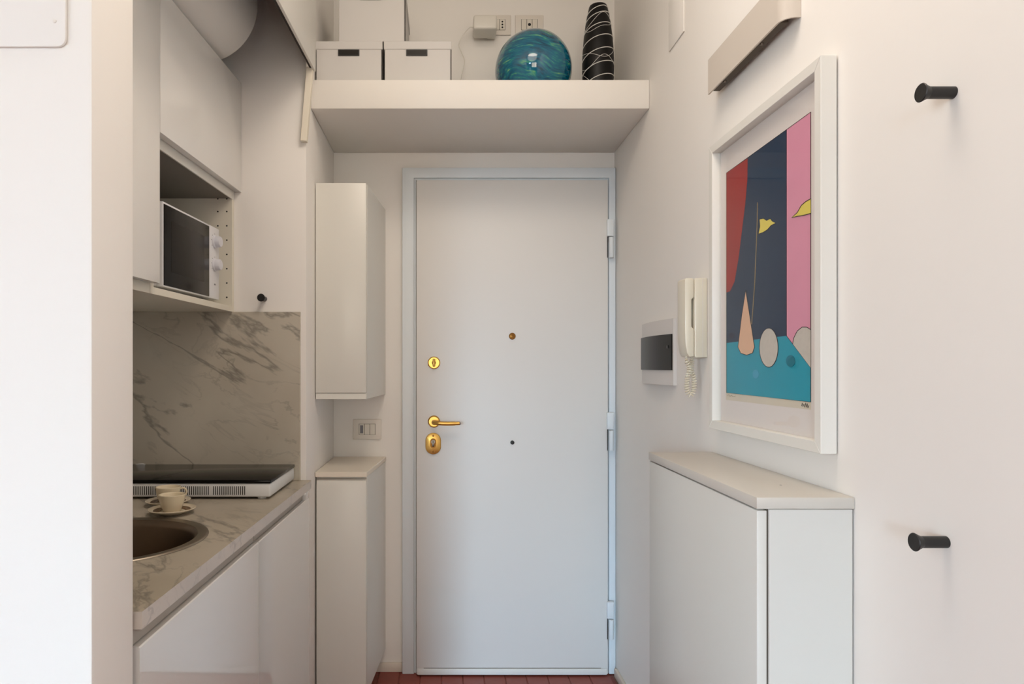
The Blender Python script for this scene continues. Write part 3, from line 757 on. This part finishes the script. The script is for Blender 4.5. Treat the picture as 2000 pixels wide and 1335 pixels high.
sheet = flat('print_sheet', [(95, 408), (369, 210), (369, 1170), (95, 1138)], 'cream', pr, .0002)
flat('navy_wall', [(97, 408), (290, 268), (290, 932), (97, 955)], 'navy', sheet, .0005)
flat('pink_wall', [(290, 268), (368, 212), (368, 1035), (290, 932)], 'pink', sheet, .0005)
flat('turquoise_floor', [(97, 955), (290, 932), (368, 1035), (368, 1145), (97, 1115)], 'turq', sheet, .0005)
flat('red_curtain', [(97, 408), (165, 361), (164, 430), (157, 510), (147, 590), (136, 680), (123, 757), (109, 788), (97, 793)], 'red', sheet, .0009)
flat('cone', [(159, 785), (172, 868), (187, 968), (181, 987), (162, 994), (143, 988), (134, 968), (146, 868)], 'peach', sheet, .0012)
stroke('cone_outline', [(159, 785), (172, 868), (187, 968), (181, 987), (162, 994), (143, 988), (134, 968), (146, 868), (159, 785)], 'ink', sheet, .0013, .0007)
stroke('flag_pole', [(197, 503), (196, 560), (193, 640), (188, 760), (183, 830), (178, 895)], 'tan', sheet, .0013, .0010)
fl1 = [(203, 557), (216, 554), (226, 561), (238, 555), (245, 564), (256, 569), (240, 577), (229, 590), (215, 599), (200, 604), (205, 580)]
flat('yellow_flag', fl1, 'yellow', sheet, .0012); stroke('flag_outline', fl1+[fl1[0]], 'ink', sheet, .0013, .0006)
fl2 = [(368, 491), (352, 500), (338, 512), (325, 535), (307, 552), (325, 547), (342, 545), (368, 538)]
flat('yellow_flag', fl2, 'yellow', sheet, .0012); stroke('flag_outline', fl2, 'ink', sheet, .0013, .0008)
flat('egg', ell(233, 970, 30, 63), 'eggc', sheet, .0012); e_ = ell(233, 970, 30, 63); stroke('egg_outline', e_+[e_[0]], 'ink', sheet, .0013, .0007)
eg2 = [(310, 958), (314, 938), (325, 916), (340, 904), (355, 904), (368, 912), (368, 1035)]
flat('egg', eg2, 'eggc', sheet, .0012); stroke('egg_outline', eg2[:-1], 'ink', sheet, .0013, .0007)
flat('dark_dot', ell(113, 932, 9, 11, 18), 'navydot', sheet, .0012)
flat('teal_dot', ell(303, 1013, 15, 19, 20), 'tealdot', sheet, .0012)
flat('blue_dot', ell(191, 1055, 10, 14, 18), 'bluedot', sheet, .0012)
stroke('border_line', [(97, 408), (368, 212), (368, 1145), (97, 1115), (97, 408)], 'ink', sheet, .0008, .0006)
stroke('corner_line', [(290, 268), (290, 932), (368, 1035)], 'ink', sheet, .0009, .0005)
stroke('signature', [(338, 1158), (341, 1148), (343, 1160), (346, 1152), (349, 1162), (352, 1148), (354, 1162), (357, 1150), (359, 1164), (362, 1156)], 'ink', sheet, .0006, .0005)
stroke('pencil_title', [(100, 1124), (105, 1121), (108, 1127), (113, 1123), (118, 1128), (126, 1126)], 'tan', sheet, .0006, .0004)
box('glass_pane', XG-.001, XG, py0+fw-.003, py1-fw+.003, pz0+fw-.003, pz1-fw+.003, 'glass', pr)

# ------------------------------------------------------------------ wall light above the picture
lf = .686; LY1 = F/749; LY0 = F/963; lz0, lz1 = 2.006, 2.096; rc = .028
r = root('wall_light', (XR, (LY0+LY1)/2, lz0), 'white box-shaped wall light mounted above the framed picture', 'wall light')
def arc(cx, cy, rad, a0, a1, n=8): return [(cx+rad*math.cos(a0+(a1-a0)*k/n), cy+rad*math.sin(a0+(a1-a0)*k/n)) for k in range(n+1)]
out = [(XR-.0005, LY0)]+arc(lf+rc, LY0+rc, rc, -PI/2, -PI, 8)+[(lf, LY1), (lf+.004, LY1)]
inn_ = [(lf+.004, LY0+rc)]
ins = list(reversed(arc(lf+rc, LY0+rc, rc-.004, -PI/2, -PI, 8)))+[(XR-.0005, LY0+.004)]
prism('light_cover', out+ins, lz0, lz1, XYZ, 'lightcover', r, 0, smooth='auto')
box('light_base', lf+.0045, XR-.010, LY0+.030, LY1-.012, lz0+.004, lz1-.012, 'gap', r, .001, 1)
for f_ in (.22, .72):
    yy = LY0+(LY1-LY0)*(1-f_)+.03
    lathe('cover_screw', [(.0005, -.003), (.003, -.003), (.004, -.001), (.004, .002)], ((lf+XR)/2-.006, yy-.02, lz0+.003), 'steel', r, 'z', 12)

# blank cover plates
pa = on_right(1308, 97, XR); pb = on_right(1337.5, 66, XR)
tag(box('cover_plate', XR-.004, XR-.0004, pb.y, pa.y, (pa.z+pb.z)/2, (pa.z+pb.z)/2+.16, 'wall', None, .0015, 2), 'blank white cover plate high on the right wall near the shelf', 'cover plate')
sP = F/YP0; xr_ = sx(132, sP); zb_ = sz(94, sP)
ap = root('access_panel', (xr_-.11, YP0, zb_), 'flat white access panel with rounded corners at the top of the partition wall', 'panel')
bm = bmesh.new(); rr = .012
pts = arc(xr_-rr, zb_+rr, rr, -PI/2, 0, 5)+arc(xr_-rr, zb_+.22-rr, rr, 0, PI/2, 5)+arc(xr_-.22+rr, zb_+.22-rr, rr, PI/2, PI, 5)+arc(xr_-.22+rr, zb_+rr, rr, PI, 1.5*PI, 5)
prism('panel_plate', pts, YP0-.005, YP0-.0003, XZY, 'wall', ap, .0015, 2)
bm.free()
for px, py in ((111, 45), (1, 45)):
    lathe('screw', [(.0004, -.0012), (.0022, -.001), (.0028, .0005)], (sx(px, sP), YP0-.005, sz(py, sP)), 'plate', ap, 'y', 12)

# ------------------------------------------------------------------ consumer unit
un, uf = 627, 541
uy0, uy1 = F/un, F/uf; uz1, uz0 = sz(621, un), sz(752.5, un)
r = root('fuse_box', (XR, (uy0+uy1)/2, uz0), 'grey-white fuse box with smoked cover on the right wall', 'fuse box')
def bow(y): t = (y-uy0)/(uy1-uy0); return .011+.014*math.sin(PI*t)
N = 12
pts = [(XR-.0005, uy1), (XR-.0005, uy0)]+[(XR-bow(uy0+(uy1-uy0)*k/N), uy0+(uy1-uy0)*k/N) for k in range(N+1)]
prism('unit_body', pts, uz0, uz1, XYZ, 'unit', r, 0, smooth='auto')
wz0, wz1 = sz(722.5, un), sz(651.5, un)
pts = [(XR-bow(y)-.0045, y) for y in [uy0+.006+(uy1-uy0-.008)*k/N for k in range(N+1)]]+[(XR-bow(y)+.001, y) for y in [uy1-.002-(uy1-uy0-.008)*k/N for k in range(N+1)]]
cv = prism('smoked_cover', pts, wz0, wz1, XYZ, 'smoke', r, 0, smooth='auto')
box('cover_catch', XR-bow(uy0+.03)-.0065, XR-bow(uy0+.03)-.004, uy0+.022, uy0+.034, (wz0+wz1)/2+.012, (wz0+wz1)/2+.022, 'black', cv, .0008)

# ------------------------------------------------------------------ intercom
i1 = 710; iy0 = F/i1; iy1 = iy0+.062; ix = sx(1338, i1); iz1, iz0 = sz(542.5, i1), sz(698, i1)
r = root('intercom_phone', (XR, (iy0+iy1)/2, iz0), 'ivory intercom telephone with coiled cord on the right wall', 'intercom')
xm = sx(1356, i1)
H = iz1-iz0
prism('base_unit', [(XR-.0005, iz0), (xm+.004, iz0), (xm+.001, iz0+.004), (xm+.001, iz1-.004), (xm+.004, iz1), (XR-.0005, iz1)], iy0, iy1, XZY, 'plastic', r, .0025, 2)
h1 = sx(1353.5, i1)
hp = [(ix+.003, iz1), (ix, iz1-.004), (ix, iz0+.075), (ix+.0015, iz0+.04), (ix+.006, iz0+.012), (ix+.012, iz0+.002), (xm, iz0+.004), (xm, iz0+H*.36), (h1-.003, iz0+H*.385), (h1-.003, iz0+H*.735), (xm, iz0+H*.76), (xm, iz1-.004), (xm-.004, iz1)]
prism('handset', hp, iy0+.001, iy1-.001, XZY, 'plastic', r, .0028, 2)
box('side_seam', sx(1372, i1), sx(1373, i1), iy0-.0004, iy0+.001, iz0+.003, iz1-.003, 'plate', r)
cyd = iy0+.02
path = spline([(sx(1345, i1), cyd, iz0+.006), (sx(1347, i1), cyd, iz0-.012), (sx(1353, i1)-.002, cyd, iz0-.030), (sx(1349, i1)-.002, cyd, iz0-.058), (sx(1347, i1), cyd, iz0-.090), (sx(1354, i1), cyd, iz0-.105), (sx(1361, i1), cyd+.004, iz0-.090), (sx(1362, i1), cyd+.006, iz0-.060), (sx(1358, i1), cyd+.010, iz0-.034), (sx(1359, i1), cyd+.010, iz0-.010), (sx(1360, i1), cyd+.010, iz0+.006)], 40)
L = [0]
for a, b_ in zip(path, path[1:]): L.append(L[-1]+(b_-a).length)
co = []
for i, p in enumerate(path):
    t = (path[min(i+1, len(path)-1)]-path[max(i-1, 0)]).normalized(); sv_ = Vector((0, 1, 0)); n2 = t.cross(sv_).normalized()
    a = L[i]/L[-1]*2*PI*34
    rad = .0056*min(1, L[i]/.02, (L[-1]-L[i])/.02+.1)
    co.append(p+(sv_*math.cos(a)+n2*math.sin(a))*rad)
tube('coiled_cord', co, .0018, 'plastic', r, 6)
